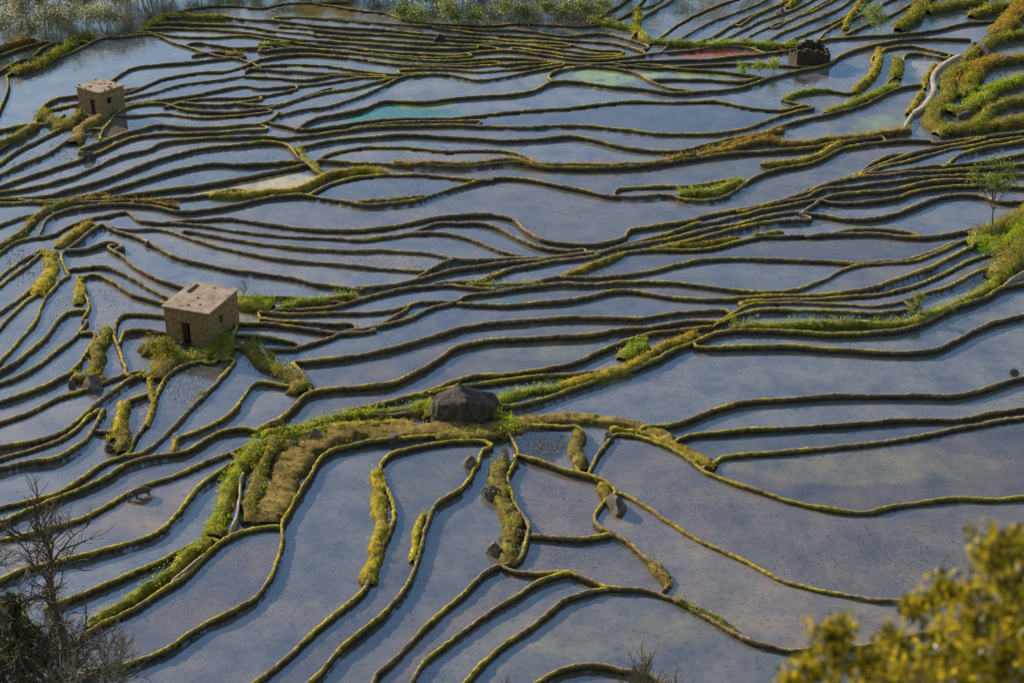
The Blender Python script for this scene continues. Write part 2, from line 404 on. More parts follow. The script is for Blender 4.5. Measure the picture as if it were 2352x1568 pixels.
# ------------------------------------------------------------------ water sheets, one level and mud colour per paddy
U0,U1,V0,V1,ST=-420,2780,-24,1760,4
us=np.arange(U0,U1+1,ST); vs=np.arange(V0,V1+1,ST); nu,nv=len(us),len(vs)
mask=np.zeros((nv,nu),bool)
def toimg(W):
    x=W[:,0];y=W[:,1]; dz=-H; dep=y*cp-dz*sp; up=y*sp+dz*cp
    return 1176+F*x/dep, 784-F*up/dep
for W in EXT:
    p,s=spline(W,.12); uu,vv_=toimg(p)
    iu=np.round((uu-U0)/ST).astype(int); iv=np.round((vv_-V0)/ST).astype(int)
    ok=(iu>=0)&(iu<nu-1)&(iv>=0)&(iv<nv-1); mask[iv[ok],iu[ok]]=True; mask[iv[ok],iu[ok]+1]=True; mask[iv[ok]+1,iu[ok]]=True
lab=np.where(mask,-1,0).astype(int); cur=0
flat=lab.ravel().tolist()
for s0 in range(nu*nv):
    if flat[s0]==0:
        cur+=1; st=[s0]; flat[s0]=cur
        while st:
            k=st.pop(); x=k%nu
            if x>0 and flat[k-1]==0: flat[k-1]=cur; st.append(k-1)
            if x<nu-1 and flat[k+1]==0: flat[k+1]=cur; st.append(k+1)
            if k>=nu and flat[k-nu]==0: flat[k-nu]=cur; st.append(k-nu)
            if k<nu*(nv-1) and flat[k+nu]==0: flat[k+nu]=cur; st.append(k+nu)
lab=np.array(flat).reshape(nv,nu)
for it in range(8):
    for sh,ax in ((1,0),(-1,0),(1,1),(-1,1)):
        r_=np.roll(lab,sh,ax); m=(lab==-1)&(r_>0); lab[m]=r_[m]
lab[lab<0]=0
print('paddies',cur)
UU,VV=np.meshgrid(us,vs); PW=G(UU,VV)
level=-rng.uniform(0,.30,cur+1); level[0]=-.1
ZW=level[lab]
def waterz(P):
    uu,vv_=toimg(np.atleast_2d(P)); iu=np.clip(np.round((uu-U0)/ST).astype(int),0,nu-1); iv=np.clip(np.round((vv_-V0)/ST).astype(int),0,nv-1)
    return ZW[iv,iu]
base=np.array([.215,.185,.155])
rb=rng.uniform(.66,1.30,cur+1); rh=rng.uniform(-1,1,cur+1)
col=np.ones((nv,nu,3))*base*rb[lab][...,None]
col*=1+rh[lab][...,None]*np.array([.10,.0,-.12])
lr=np.clip((UU-600)/1700,0,1)*np.clip((VV-500)/900,0,1)
col*=(1+lr[...,None]*np.array([.12,.08,-.08]))
def labat(u,v): return lab[int(round((v-V0)/ST)),int(round((u-U0)/ST))]
def tint(u,v,ru,rv,c,a=1,same=True,rag=.6):
    d=((UU-u)/ru)**2+((VV-v)/rv)**2+(fbm(PW[...,0]*.4,PW[...,1]*.4,int(u)%17)-.5)*rag*2
    w=np.clip((1.1-d)*3,0,1)*a
    if same: w=w*(lab==labat(u,v))
    global col
    col=col*(1-w[...,None])+np.array(c)*w[...,None]
tint(890,256,150,22,(.05,.22,.11),.95); tint(1660,123,90,12,(.50,.11,.05),same=False); tint(640,418,110,24,(.74,.56,.22))
tint(560,440,110,14,(.70,.53,.2)); tint(225,1358,34,12,(.26,.11,.08),.3,same=False)
tint(1370,180,90,16,(.38,.50,.06),.9,rag=2.4); tint(1560,168,90,9,(.40,.50,.06),.8,rag=2.4); tint(2030,283,70,22,(.46,.66,.04),1,same=False,rag=.9)
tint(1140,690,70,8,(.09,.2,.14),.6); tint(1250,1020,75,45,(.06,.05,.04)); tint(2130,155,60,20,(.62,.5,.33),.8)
tint(350,1180,100,40,(.32,.22,.12),.6,same=False); tint(830,205,90,12,(.34,.40,.08),.7,rag=2.4); tint(1000,240,60,8,(.40,.44,.08),.7,rag=2.4)
tint(740,20,90,22,(.20,.14,.03),.9,same=False); tint(2230,75,90,14,(.34,.23,.2),.7,same=False); tint(2040,260,190,40,(.25,.19,.14),.7,same=False)
tint(1960,1060,330,50,(.31,.27,.14),.6,rag=.5); tint(1250,800,220,24,(.28,.26,.14),.6); tint(1400,1450,260,60,(.29,.26,.155),.6,same=False)
tint(740,155,120,6,(.36,.38,.1),.5,same=False,rag=2.5);tint(1350,175,120,20,(.36,.38,.1),.3,same=False,rag=2.5)
A=Acc(); idx=np.arange(nu*nv).reshape(nv,nu)
f=np.stack([idx[:-1,:-1],idx[1:,:-1],idx[1:,1:],idx[:-1,1:]],-1).reshape(-1,4)
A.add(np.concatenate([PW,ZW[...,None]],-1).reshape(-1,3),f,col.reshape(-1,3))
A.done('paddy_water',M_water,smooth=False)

# ------------------------------------------------------------------ dikes
def dcol(vv,hh):
    x,y=vv[:,0],vv[:,1]; g=fbm(x*.06,y*.06,21,3); g2=fbm(x*.55,y*.55,31,3)
    u_,v_=toimg(vv[:,:2]); dry=np.exp(-((v_-540)/120)**2)*.5+np.exp(-((v_-850)/200)**2)*np.clip((u_-900)/1200,0,1)*.35
    grn=np.clip((g-.46)*4.0+(g2-.5)*5.0+.10-dry+(v_<350)*.10+(v_>950)*.10,0,1)[:,None]
    brown=np.array([.31,.23,.13]); gray=np.array([.34,.28,.20]); olive=np.array([.28,.26,.04]); yel=np.array([.70,.54,.08])
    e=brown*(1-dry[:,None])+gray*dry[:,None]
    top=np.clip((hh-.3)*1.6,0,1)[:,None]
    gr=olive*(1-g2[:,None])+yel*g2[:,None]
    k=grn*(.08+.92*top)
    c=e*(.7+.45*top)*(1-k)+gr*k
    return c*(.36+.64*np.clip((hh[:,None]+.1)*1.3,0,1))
A=Acc(); TOP=[]
for k,W in enumerate(EXT):
    ym=np.mean(W[:,1]); ds=.25 if ym<200 else .38
    hw=random.uniform(.135,.18); ht=random.uniform(.25,.35)
    if ym>215: hw*=.95; ht*=.85
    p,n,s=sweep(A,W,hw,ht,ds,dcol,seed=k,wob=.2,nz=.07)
    m=int(s[-1]*(10 if ym<210 else 4)); 
    if m>0:
        i=rng.integers(0,len(p),m); o=rng.uniform(-1.2,1.2,m); q=p[i]+n[i]*(o*hw)[:,None]
        z=ht*(1-.3*np.abs(o))*.98
        TOP.append(np.c_[q,z])
TOP=np.vstack(TOP); 
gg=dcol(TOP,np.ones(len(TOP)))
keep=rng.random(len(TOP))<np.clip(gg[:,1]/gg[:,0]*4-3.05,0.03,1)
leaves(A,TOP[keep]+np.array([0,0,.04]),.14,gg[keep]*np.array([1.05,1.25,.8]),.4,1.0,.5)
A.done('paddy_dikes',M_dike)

# ------------------------------------------------------------------ weedy banks
# points ; width px ; height m ; kind (g bright weeds, o orange/gold weeds, b bare brown grass) ; density
VEG="""
570,790 620,840 680,880 700,900;40;.6;m;3
600,1000 700,985 800,958 900,948 990,940;26;.4;g;4
600,1015 565,1060 530,1110 510,1170 490,1230;34;.4;g;5
640,1010 605,1060 585,1130 572,1200;30;.5;m;4
690,1030 660,1080 635,1140 615,1200;62;.25;b;.8
800,1000 740,1010 700,1030;60;.3;b;.8
620,1020 720,1000 850,985 1000,985 1130,985 1250,968;60;.28;b;1
760,985 850,975 950,975;30;.35;y;2
620,1012 700,1000 760,985;26;.4;g;4
1000,1005 1130,1000 1200,975;34;.4;m;2.5
1230,962 1320,958 1400,965 1500,992 1560,1030 1640,1075;30;.28;b;.8
1400,985 1500,1010 1570,1045 1640,1080;12;.4;y;3
1130,950 1180,975 1150,1000;30;.4;g;5
940,945 985,930 990,960;24;.5;g;5
480,1235 420,1290 350,1345 280,1395 200,1440;26;.4;g;3
863,1080 869,1140 878,1200 865,1270 845,1340;26;.42;y;2.5
975,1180 965,1230 948,1290;18;.42;y;2.5
1150,1060 1150,1130 1180,1200 1165,1275 1190,1295;36;.4;m;2.2
1330,990 1325,1040 1340,1080;26;.5;m;2.5
1380,1110 1400,1140 1420,1170;26;.4;m;1.5
1500,1290 1520,1330 1540,1350;22;.35;m;3
1550,1380 1620,1410 1690,1450;12;.4;g;3
1130,925 1200,905 1290,890;24;.35;g;5
1290,890 1400,860 1450,845 1520,800 1600,770;24;.45;y;5
1430,825 1455,805 1480,790;30;.45;g;6
1440,845 1500,815 1560,785;16;.35;m;2
1680,752 1800,752 1930,747 2060,747 2150,722 2250,675 2320,620;22;.45;g;4
2220,560 2270,560 2310,575 2352,520;46;.6;g;5
2290,640 2352,560;50;.7;m;4
2240,540 2300,520 2352,490;34;.6;m;4
1070,655 1140,660 1240,655;12;.35;g;4
1290,640 1400,598 1430,585;12;.4;y;3
640,708 700,698 760,690 820,682;18;.4;g;5
540,690 580,700 625,708;40;.5;g;5
340,790 380,820 350,870;42;.5;m;5
390,810 440,825 490,805;34;.4;g;4
500,750 520,790 505,830;30;.5;g;4
215,860 230,800 245,755;26;.5;m;3
165,865 200,870 245,880;26;.5;m;3
110,580 115,630 85,680;30;.5;y;3
130,570 165,545 215,515;20;.5;y;3
270,960 285,1000 280,1040;28;.5;m;3
285,925 275,970 260,1010;22;.5;y;2
345,870 350,930 335,980;12;.4;y;2
0,570 50,540 100,490 180,462;16;.5;m;3
180,462 250,462 330,467 410,478;10;.4;o;4
185,650 180,700;18;.4;y;2
400,1010 400,1040;12;.4;y;2
900,378 980,381 1060,383 1130,375 1180,372 1240,382 1310,384 1390,384 1460,382 1530,373 1600,360;12;.5;o;6
1600,360 1680,345 1750,325 1830,335 1900,325 1960,318 2020,312 2090,300;16;.5;o;6
1750,380 1850,370 1900,350 1930,330;12;.5;y;4
1660,335 1720,322 1800,300;11;.4;o;4
480,452 600,447 700,432 760,402 850,396 890,400;15;.5;y;5
680,340 700,370 740,400;10;.5;g;2
1555,450 1640,445 1700,420;22;.6;g;5
820,467 900,463 980,455;9;.4;o;4
1500,575 1600,565 1700,548;8;.4;y;2
1730,545 1800,535;10;.4;g;3
90,265 130,285 150,295 190,265;26;.7;m;4
0,340 50,310 85,290;18;.7;m;3
170,330 190,300 240,265;26;.6;b;1
250,205 285,215;20;.5;m;2
30,172 90,155 140,125 170,100 210,85;22;.8;m;5
0,115 50,102 90,98;12;.7;o;4
1350,50 1400,60 1460,75 1500,100 1600,108 1700,106 1800,112 1880,105;13;.7;g;5
1465,30 1462,80;14;.6;y;4
580,112 640,105 700,95;8;.4;g;3
520,125 560,130;10;.4;o;3
330,70 380,40 440,40 520,42;12;.5;y;3
2060,70 2100,40 2125,0;24;.9;m;5
2130,30 2200,15 2260,10;22;.9;m;5
1940,70 1960,30 1985,0;10;.7;y;3
1810,20 1830,0;10;.7;y;2
1800,232 1850,212 1910,210;11;.4;g;5
1900,262 1960,240 2020,215 2060,195;18;.5;g;3.5
1960,215 2000,180 2015,150 2020,120;14;.6;y;3
2055,180 2060,140;20;.7;m;4
2165,300 2140,282 2155,245 2180,215 2182,180 2225,150;30;.6;m;6
2220,140 2250,115 2290,95 2352,85;22;.8;m;6
2205,200 2230,190 2260,150 2352,140;30;.8;o;5
2180,260 2230,250 2280,210 2352,190;32;.8;g;5
2150,310 2220,300 2300,290 2352,280;32;.8;m;6
2220,225 2230,185 2220,160;30;.8;m;5
2230,300 2290,250 2352,235;26;.8;m;5
2290,80 2330,40 2352,0;34;1.0;o;6
2230,40 2300,20 2352,20;26;.9;m;5
2120,215 2105,235 2085,262;10;.35;y;6
2150,150 2125,180 2125,205;8;.35;y;6
"""
KC={'g':[(.22,.38,.02),(.42,.54,.03),(.60,.57,.04)],'o':[(.62,.42,.035),(.62,.32,.045),(.34,.2,.04),(.46,.50,.03)],'y':[(.64,.52,.04),(.40,.38,.03),(.56,.38,.05)],
    'm':[(.28,.38,.025),(.60,.54,.035),(.42,.27,.05),(.12,.17,.02)],'b':[(.44,.35,.07),(.32,.31,.04),(.4,.27,.08)]}
BG={'g':(.26,.26,.03),'o':(.26,.18,.05),'y':(.44,.36,.04),'m':(.24,.20,.045),'b':(.36,.26,.07)}
A=Acc(); L=Acc()
def weeds(L,C,kind,tall=.5,n=9,size=.17):
    m=len(C)
    if m==0: return
    pal=np.array(KC[kind]); hgt=rng.uniform(.35,1.2,m)*tall
    pc=pal[rng.integers(0,len(pal),m)]
    P=np.repeat(C,n,0)+np.c_[rng.normal(0,.16,m*n)*1,rng.normal(0,.16,m*n),rng.random(m*n)*np.repeat(hgt,n)]
    leaves(L,P,size,np.repeat(pc,n,0),.45,.5,.35)
prof=[(-1.3,-1.4),(-1.15,-.3),(-1,.1),(-.9,.5),(-.7,.82),(-.35,.95),(0,1),(.35,.95),(.7,.82),(.9,.5),(1,.1),(1.15,-.3),(1.3,-1.4)]
for k,l in enumerate(VEG.strip().splitlines()):
    pts,w,h,kind,dn=l.split(';'); pts=[tuple(map(float,q.split(','))) for q in pts.split()]
    w=float(w);h=float(h);dn=float(dn); W=extend(pts)
    ym=W[:,1].mean(); sc=F/math.hypot(ym,H); hw=w/2/sc*1.15
    bc=np.array(BG[kind])
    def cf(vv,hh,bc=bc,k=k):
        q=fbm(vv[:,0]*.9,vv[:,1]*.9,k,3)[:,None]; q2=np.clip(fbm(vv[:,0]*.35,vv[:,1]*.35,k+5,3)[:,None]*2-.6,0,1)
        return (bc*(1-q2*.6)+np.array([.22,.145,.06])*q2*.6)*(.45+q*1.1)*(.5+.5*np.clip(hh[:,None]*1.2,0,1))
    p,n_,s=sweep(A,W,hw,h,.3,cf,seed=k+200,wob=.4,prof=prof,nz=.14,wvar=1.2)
    cnt=int(s[-1]*hw*2*dn*1.8)
    i=rng.integers(0,len(p),cnt); o=rng.uniform(-1.2,1.2,cnt)
    z=h*np.sqrt(np.clip(1-o*o*.8,0,1))*.9
    C=np.c_[p[i]+n_[i]*(o*hw)[:,None],z]
    C=C[fbm(C[:,0]*.45,C[:,1]*.45,77,2)+rng.random(len(C))*.35>.45]
    weeds(L,C,kind,tall={'g':.8,'o':.8,'m':.75,'y':.4,'b':.2}[kind],n=11 if ym<230 else 9,size=.16 if ym<230 else .24)
    cnt=int(s[-1]*hw*2*12)
    i=rng.integers(0,len(p),cnt); o=rng.uniform(-1.1,1.1,cnt)
    C=np.c_[p[i]+n_[i]*(o*hw)[:,None],h*np.sqrt(np.clip(1-o*o*.85,0,1))*.95]
    leaves(L,C,.13,np.array(bc)*1.35,.4,1,.55)
A.done('earth_banks',M_bank); L.done('bank_weeds',M_leaf,smooth=False)

# ------------------------------------------------------------------ mud clods / stubble in the water
def clods(C,s,col):
    n=len(C); d=np.array([[1,0,0],[0,1,0],[-1,0,0],[0,-1,0],[0,0,1.]])
    s=(s*rng.uniform(.5,1.5,n))[:,None,None]; V=C[:,None]+d[None]*s*rng.uniform(.6,1.3,(n,5,1))*np.array([1,1,.55])
    V[:,:4,2]=C[:,None,2]-.02
    b_=np.arange(n)[:,None]*5
    F_=np.concatenate([np.stack([b_[:,0]+i,b_[:,0]+(i+1)%4,b_[:,0]+4],1) for i in range(4)])
    return V.reshape(-1,3),F_,np.repeat(np.asarray(col)*rng.uniform(.6,1.4,(n,1)),5,0)
CV=[];CF=[];CC=[];off=0
def addcl(C,s,col):
    global off
    v,f,c=clods(C,s,col); CV.append(v);CF.append(f+off);CC.append(c);off+=len(v)
for (u,v,ru,rv,n,s,c) in [(860,603,150,22,500,.10,(.6,.53,.45)),(650,590,300,30,500,.07,(.4,.35,.3)),(420,890,50,50,260,.12,(.6,.53,.45)),(1255,1025,60,35,600,.10,(.24,.2,.16)),
    (140,690,40,60,160,.1,(.5,.45,.4)),(250,680,50,40,80,.1,(.12,.1,.08)),(50,610,50,50,250,.12,(.1,.085,.07)),(320,940,30,60,160,.1,(.5,.45,.4)),(470,1330,160,80,260,.07,(.5,.45,.4)),
    (120,350,130,60,260,.12,(.1,.08,.07)),(600,370,120,25,200,.09,(.12,.1,.09)),(1850,1040,200,25,250,.06,(.1,.08,.07)),(2000,1280,360,90,2000,.055,(.07,.06,.05)),(1600,1160,200,70,800,.055,(.08,.07,.06)),
    (1300,1280,120,60,400,.06,(.1,.08,.07)),(2060,460,200,40,300,.08,(.1,.08,.07)),(1650,30,220,40,500,.14,(.09,.08,.07)),(1290,1150,80,50,220,.06,(.12,.1,.09)),(1500,820,600,300,3200,.05,(.08,.07,.06)),
    (600,1350,600,180,3000,.05,(.08,.07,.06)),(900,400,900,250,2500,.06,(.09,.08,.07)),(2280,200,60,80,800,.12,(.12,.10,.08)),(500,330,400,100,500,.1,(.1,.09,.08)),
    (1300,1400,700,200,1500,.05,(.08,.07,.06)),(200,900,300,300,700,.06,(.09,.075,.06))]:
    C=G(u+rng.normal(0,.5,n)*ru,v+rng.normal(0,.5,n)*rv); addcl(np.c_[C,waterz(C)],s,np.array(c))
me=bpy.data.meshes.new('mud_clods'); v=np.concatenate(CV); me.from_pydata(v.tolist(),[],np.concatenate(CF).tolist())
a=me.color_attributes.new('Col','FLOAT_COLOR','POINT'); a.data.foreach_set('color',np.c_[np.concatenate(CC),np.ones(len(v))].astype(np.float32).ravel())
me.materials.append(M_dike); o=bpy.data.objects.new('mud_clods',me); scene.collection.objects.link(o)

# ------------------------------------------------------------------ ground to the horizon, near hillside
M_gr,nt,b=newmat('hill_ground')
n1=noise(nt,.05,8,.7); r=ramp(nt,n1.outputs[0],[(.3,(.05,.07,.02)),(.5,(.11,.13,.035)),(.7,(.2,.19,.07))]); nt.links.new(r.outputs[0],b.inputs['Base Color']); b.inputs['Roughness'].default_value=1
gx=np.r_[np.linspace(-4000,-420,16),np.linspace(-380,380,120),np.linspace(420,4000,16)]
gy=np.r_[np.linspace(-3000,-120,10),np.linspace(-90,140,90),np.linspace(150,640,70),np.linspace(700,5000,18)]
X,Y=np.meshgrid(gx,gy)
near=np.clip(73.4-.845*np.maximum(Y,-12)+0*X,None,80); nr=(fbm(X*.05,Y*.05,3)-.5)*5*np.clip((60-Y)/40,0,1)*np.clip((np.abs(X)+np.abs(Y))/40,0,1)
far=np.clip((Y-330)*.05,0,40)*(.6+.8*fbm(X*.004,Y*.004,8)); lft=np.clip((-X-60-Y*.38)*.05,0,40); rgt=np.clip((X-60-Y*.38)*.08,0,60)
Z=np.maximum.reduce([near+nr-.0,far,lft,rgt]); Z=np.where(Z<=0.6,-.6,Z)
gz=Acc(); idx=np.arange(X.size).reshape(X.shape); f=np.stack([idx[:-1,:-1],idx[:-1,1:],idx[1:,1:],idx[1:,:-1]],-1).reshape(-1,4)
gz.add(np.stack([X,Y,Z],-1).reshape(-1,3),f,np.array([.1,.1,.05])); gz.done('ground',M_gr)

# ------------------------------------------------------------------ huts
import bmesh
def box(name,x0,x1,y0,y1,z0,z1,mat,parent,bev=.03):
    bm=bmesh.new(); bmesh.ops.create_cube(bm,size=1)
    for v in bm.verts: v.co=Vector(((x0+x1)/2+v.co.x*(x1-x0),(y0+y1)/2+v.co.y*(y1-y0),(z0+z1)/2+v.co.z*(z1-z0)))
    if bev: bmesh.ops.bevel(bm,geom=bm.edges[:],offset=bev,segments=2,affect='EDGES')
    me=bpy.data.meshes.new(name); bm.to_mesh(me); bm.free(); me.materials.append(mat)
    o=bpy.data.objects.new(name,me); scene.collection.objects.link(o); o.parent=parent; return o
def stone_mat(name,c1,c2,mortar,scale=1.6):
    m,nt,b=newmat(name)
    tc=N(nt,'ShaderNodeTexCoord'); sx=N(nt,'ShaderNodeSeparateXYZ'); nt.links.new(tc.outputs['Object'],sx.inputs[0])
    ad=N(nt,'ShaderNodeMath',operation='ADD'); nt.links.new(sx.outputs[0],ad.inputs[0]); nt.links.new(sx.outputs[1],ad.inputs[1])
    cb=N(nt,'ShaderNodeCombineXYZ'); nt.links.new(ad.outputs[0],cb.inputs[0]); nt.links.new(sx.outputs[2],cb.inputs[1])
    n0=noise(nt,2.5,3,.5,tc.outputs['Object']); mm=N(nt,'ShaderNodeMix',data_type='RGBA',blend_type='ADD'); mm.inputs[0].default_value=.12
    nt.links.new(cb.outputs[0],mm.inputs[6]); nt.links.new(n0.outputs['Color'],mm.inputs[7])
    bt=N(nt,'ShaderNodeTexBrick'); bt.inputs['Scale'].default_value=scale; bt.inputs['Color1'].default_value=(*c1,1); bt.inputs['Color2'].default_value=(*c2,1); bt.inputs['Mortar'].default_value=(*mortar,1)
    bt.inputs['Mortar Size'].default_value=.03; bt.inputs['Brick Width'].default_value=.55; bt.inputs['Row Height'].default_value=.28; bt.inputs['Bias'].default_value=-.1
    nt.links.new(mm.outputs[2],bt.inputs['Vector'])
    n1=noise(nt,3,6,.7,tc.outputs['Object']); r=ramp(nt,n1.outputs[0],[(.3,(.5,.5,.5)),(.7,(1.4,1.35,1.3))])
    nt.links.new(mul(nt,bt.outputs[0],r.outputs[0]),b.inputs['Base Color']); b.inputs['Roughness'].default_value=.95
    bump(nt,b,bt.outputs['Fac'],-.6,.08); return m
M_stone=stone_mat('hut_stone',(.54,.36,.17),(.30,.20,.105),(.10,.075,.05))
M_ruin=stone_mat('ruin_stone',(.12,.08,.055),(.07,.05,.04),(.03,.025,.02))
M_roof,nt,b=newmat('hut_concrete_roof'); n1=noise(nt,.9,8,.74); r=ramp(nt,n1.outputs[0],[(.34,(.15,.105,.07)),(.48,(.38,.28,.20)),(.68,(.6,.47,.35))]); nt.links.new(r.outputs[0],b.inputs['Base Color']); b.inputs['Roughness'].default_value=.9
M_wood,nt,b=newmat('dark_wood'); b.inputs['Base Color'].default_value=(.05,.035,.022,1); b.inputs['Roughness'].default_value=.8
M_hole,nt,b=newmat('dark_interior'); b.inputs['Base Color'].default_value=(.008,.007,.006,1); b.inputs['Roughness'].default_value=1

def rock(name,loc,sx,sy,sz,colr,seed,yaw=0,parent=None,planes=None,rough=1.0):
    bm=bmesh.new(); bmesh.ops.create_icosphere(bm,subdivisions=5 if planes else 3,radius=1.15)
    rs=np.random.default_rng(seed); pl=[]
    if planes:
        for d,h in planes: d=np.array(d,float); pl.append((d/np.linalg.norm(d),h))
    for k in range(4 if planes else 10):
        d=rs.normal(size=3); d[2]=abs(d[2])*.8; d/=np.linalg.norm(d); pl.append((d,rs.uniform(.7,.95) if planes else rs.uniform(.5,.85)))
    for v in bm.verts:
        p=np.array(v.co)
        for d,h in pl:
            t=p@d
            if t>h: p=p-d*(t-h)*.97
        nn=float(fbm(np.array(p[0]*2.1+p[2]),np.array(p[1]*2.1-p[2]*.7),seed,4))-.5
        p=p*(1+nn*.18*rough)
        v.co=Vector((p[0]*sx,p[1]*sy,p[2]*sz))
    me=bpy.data.meshes.new(name); bm.to_mesh(me); bm.free()
    a=me.color_attributes.new('Col','FLOAT_COLOR','POINT'); a.data.foreach_set('color',np.tile(np.r_[np.array(colr),1.],(len(me.vertices),1)).astype(np.float32).ravel())
    me.materials.append(M_rock); o=bpy.data.objects.new(name,me); scene.collection.objects.link(o); o.location=loc; o.rotation_euler=(0,0,yaw)
    if parent: o.parent=parent
    return o

def hut(name,x,y,z,w,d,h,yaw,stones,big):
    e=empty(name,(x,y,z)); e.rotation_euler=(0,0,math.radians(yaw))
    t=.35; dw=.95; dx=-.2 if big else .6; dh=1.75
    fx0,fx1=-w/2,w/2; yf=-d/2
    box('front_wall_left',fx0,dx-dw/2,yf,yf+t,-.9,h,M_stone,e,0); box('front_wall_right',dx+dw/2,fx1,yf,yf+t,-.9,h,M_stone,e,0)
    box('front_wall_lintel',dx-dw/2,dx+dw/2,yf+.003,yf+t,dh,h,M_stone,e,0)
    box('door_beam',dx-dw/2-.15,dx+dw/2+.15,yf-.06,yf+.1,dh-.02,dh+.16,M_wood,e)
    box('door_leaf',dx-dw/2+.02,dx+dw/2-.35,yf+.2,yf+.26,-.2,dh-.04,M_wood,e,.01)
    box('back_wall',fx0,fx1,d/2-t,d/2,-.9,h,M_stone,e,0)
    box('side_wall_left',fx0,fx0+t,yf+t,d/2-t,-.9,h,M_stone,e,0)
    wy=-.6
    box('side_wall_right_front',fx1-t,fx1,yf+t,wy-.35,-.9,h,M_stone,e,0); box('side_wall_right_back',fx1-t,fx1,wy+.35,d/2-t,-.9,h,M_stone,e,0)
    box('side_wall_right_sill',fx1-t,fx1-.003,wy-.35,wy+.35,-.9,1.2,M_stone,e,0); box('side_wall_right_head',fx1-t,fx1-.003,wy-.35,wy+.35,2.0,h,M_stone,e,0)
    box('window_beam',fx1-.1,fx1+.05,wy-.5,wy+.5,2.0,2.12,M_wood,e)
    box('roof_slab',fx0-.22,fx1+.22,yf-.22,d/2+.22,h+.003,h+.18,M_roof,e,.05)
    box('floor',fx0+t,fx1-t,yf+t,d/2-t,-.9,.02,M_hole,e,0)
    for k in range(stones):
        a_=rng.uniform(-1,1,2); 
        if rng.random()<.5: a_[rng.integers(0,2)]=rng.choice([-1,1])*.97
        s_=rng.uniform(.08,.2)
        rock('roof_stone',(a_[0]*w/2,a_[1]*d/2,h+.18+s_*.3),s_*1.3,s_,s_*.8,(.13,.11,.09),k+3,rng.uniform(0,3),e)
    return e
e=hut('stone_hut',-32.5,151.8,.35,5.2,6.1,3.3,-20,5,True)
for k in range(3): box('roof_pole',-2.0+k*.14,-1.92+k*.14,.6,2.6,3.49,3.57,M_wood,e,.01)
hut('stone_hut',-59.3,223.2,.3,4.9,4.4,3.1,-36,14,False)
# ruin
e=empty('ruined_stone_wall',(*G(1865,150),0)); e.rotation_euler=(0,0,math.radians(12))
def ragged(name,x0,x1,y0,y1,hs,par):
    n=len(hs); st=(x1-x0)/n
    for k,hh in enumerate(hs): box(name,x0+k*st,x0+(k+1)*st-.004,y0+(k%2)*.03,y1+(k%2)*.03,-.5,hh,M_ruin,par,.05)
ragged('wall_course',-2.7,2.9,-.3,.3,[2.5,2.4,2.7,2.5,2.2,2.4,2.0,1.6,1.7],e)
ragged('wall_course_back',-2.0,3.4,3.4,4.0,[1.6,2.2,2.6,3.0,2.9,2.5,2.9,1.9],e)
for k in range(5): box('wall_side',2.4,2.95,.34+k*.6,.93+k*.6,-.5,2.0+.3*math.sin(k*2.1),M_ruin,e,.05)
for k in range(5): box('wall_side',-2.65,-2.05,.34+k*.6,.93+k*.6,-.5,1.7+.3*math.sin(k*1.7),M_ruin,e,.05)

# ------------------------------------------------------------------ boulders
c0=G(1058,962); rock('boulder',(c0[0],c0[1]+.9,.55),3.4,2.4,3.0,(.13,.10,.083),12,.0,planes=[((-.25,-.35,1),.62),((.65,-.1,1),.60),((-1,-.2,.2),.80),((-.25,-1,.3),.70),((.7,-1,.3),.70),((1,-.2,.4),.84),((-.7,.1,1),.72)],rough=1.8)
for k,(u,v,w,cc) in enumerate([(215,893,52,.22),(1158,1052,36,.26),(1418,1168,54,.17),(1138,1135,44,.24),(1135,1262,40,.24),(1165,1250,30,.24),(1080,1068,36,.24),(905,1008,34,.16),(165,882,26,.16),
    (250,1028,24,.14),(265,978,24,.16),(728,1002,36,.2),(1397,1008,28,.26),(1010,94,24,.05),(2262,122,44,.17),(2285,135,30,.16),(205,364,30,.16),(1118,1130,24,.24),(1182,1062,20,.24),(2330,855,20,.24),
    (2255,1,30,.15),(1795,34,24,.2),(2220,268,34,.16),(2240,110,20,.14),(250,560,14,.18),(338,562,14,.16),(1170,1180,24,.2),(1190,1225,30,.2),(180,260,20,.14)]):
    g=G(u,v); s_=w/2/(F/math.hypot(g[1],H)); rock('rock',(g[0],g[1],.05+s_*.2),s_*1.15,s_*.95,s_*.95,(cc,cc*.82,cc*.66),k+40,k)

# ------------------------------------------------------------------ paths
M_conc,nt,b=newmat('path_concrete'); n1=noise(nt,1.2,7,.7); r=ramp(nt,n1.outputs[0],[(.3,(.30,.23,.14)),(.5,(.52,.43,.31)),(.7,(.68,.59,.46))]); nt.links.new(r.outputs[0],b.inputs['Base Color']); b.inputs['Roughness'].default_value=.9
pf=[(-1.05,-1.6),(-1,.95),(-.95,1),(0,1.02),(.95,1),(1,.95),(1.05,-1.6)]
def path(name,pts,w,h):
    A=Acc(); W=np.array([G(*p) for p in pts]); g=W[:,1].mean(); hw=w/2/(F/math.hypot(g,H))
    sweep(A,W,hw,h,.4,lambda v,hh:np.ones((len(v),3))*.4,wob=.12,prof=pf,nz=.03,seed=3,wvar=.35); A.done(name,M_conc,smooth=False)
path('concrete_path',[(2208,128),(2170,148),(2143,178),(2145,208),(2122,245),(2098,262)],11,.32)
path('concrete_path',[(2098,262),(2085,280),(2075,300)],7,.32)
path('concrete_path',[(560,1085),(552,1115),(550,1155),(542,1200),(528,1228)],5,.5)
path('concrete_path',[(480,1270),(430,1313),(390,1345)],4,.42)
path('concrete_path',[(2300,665),(2330,645),(2375,615)],4,.5)
path('stone_steps',[(592,798),(605,818),(618,833)],5,.7)

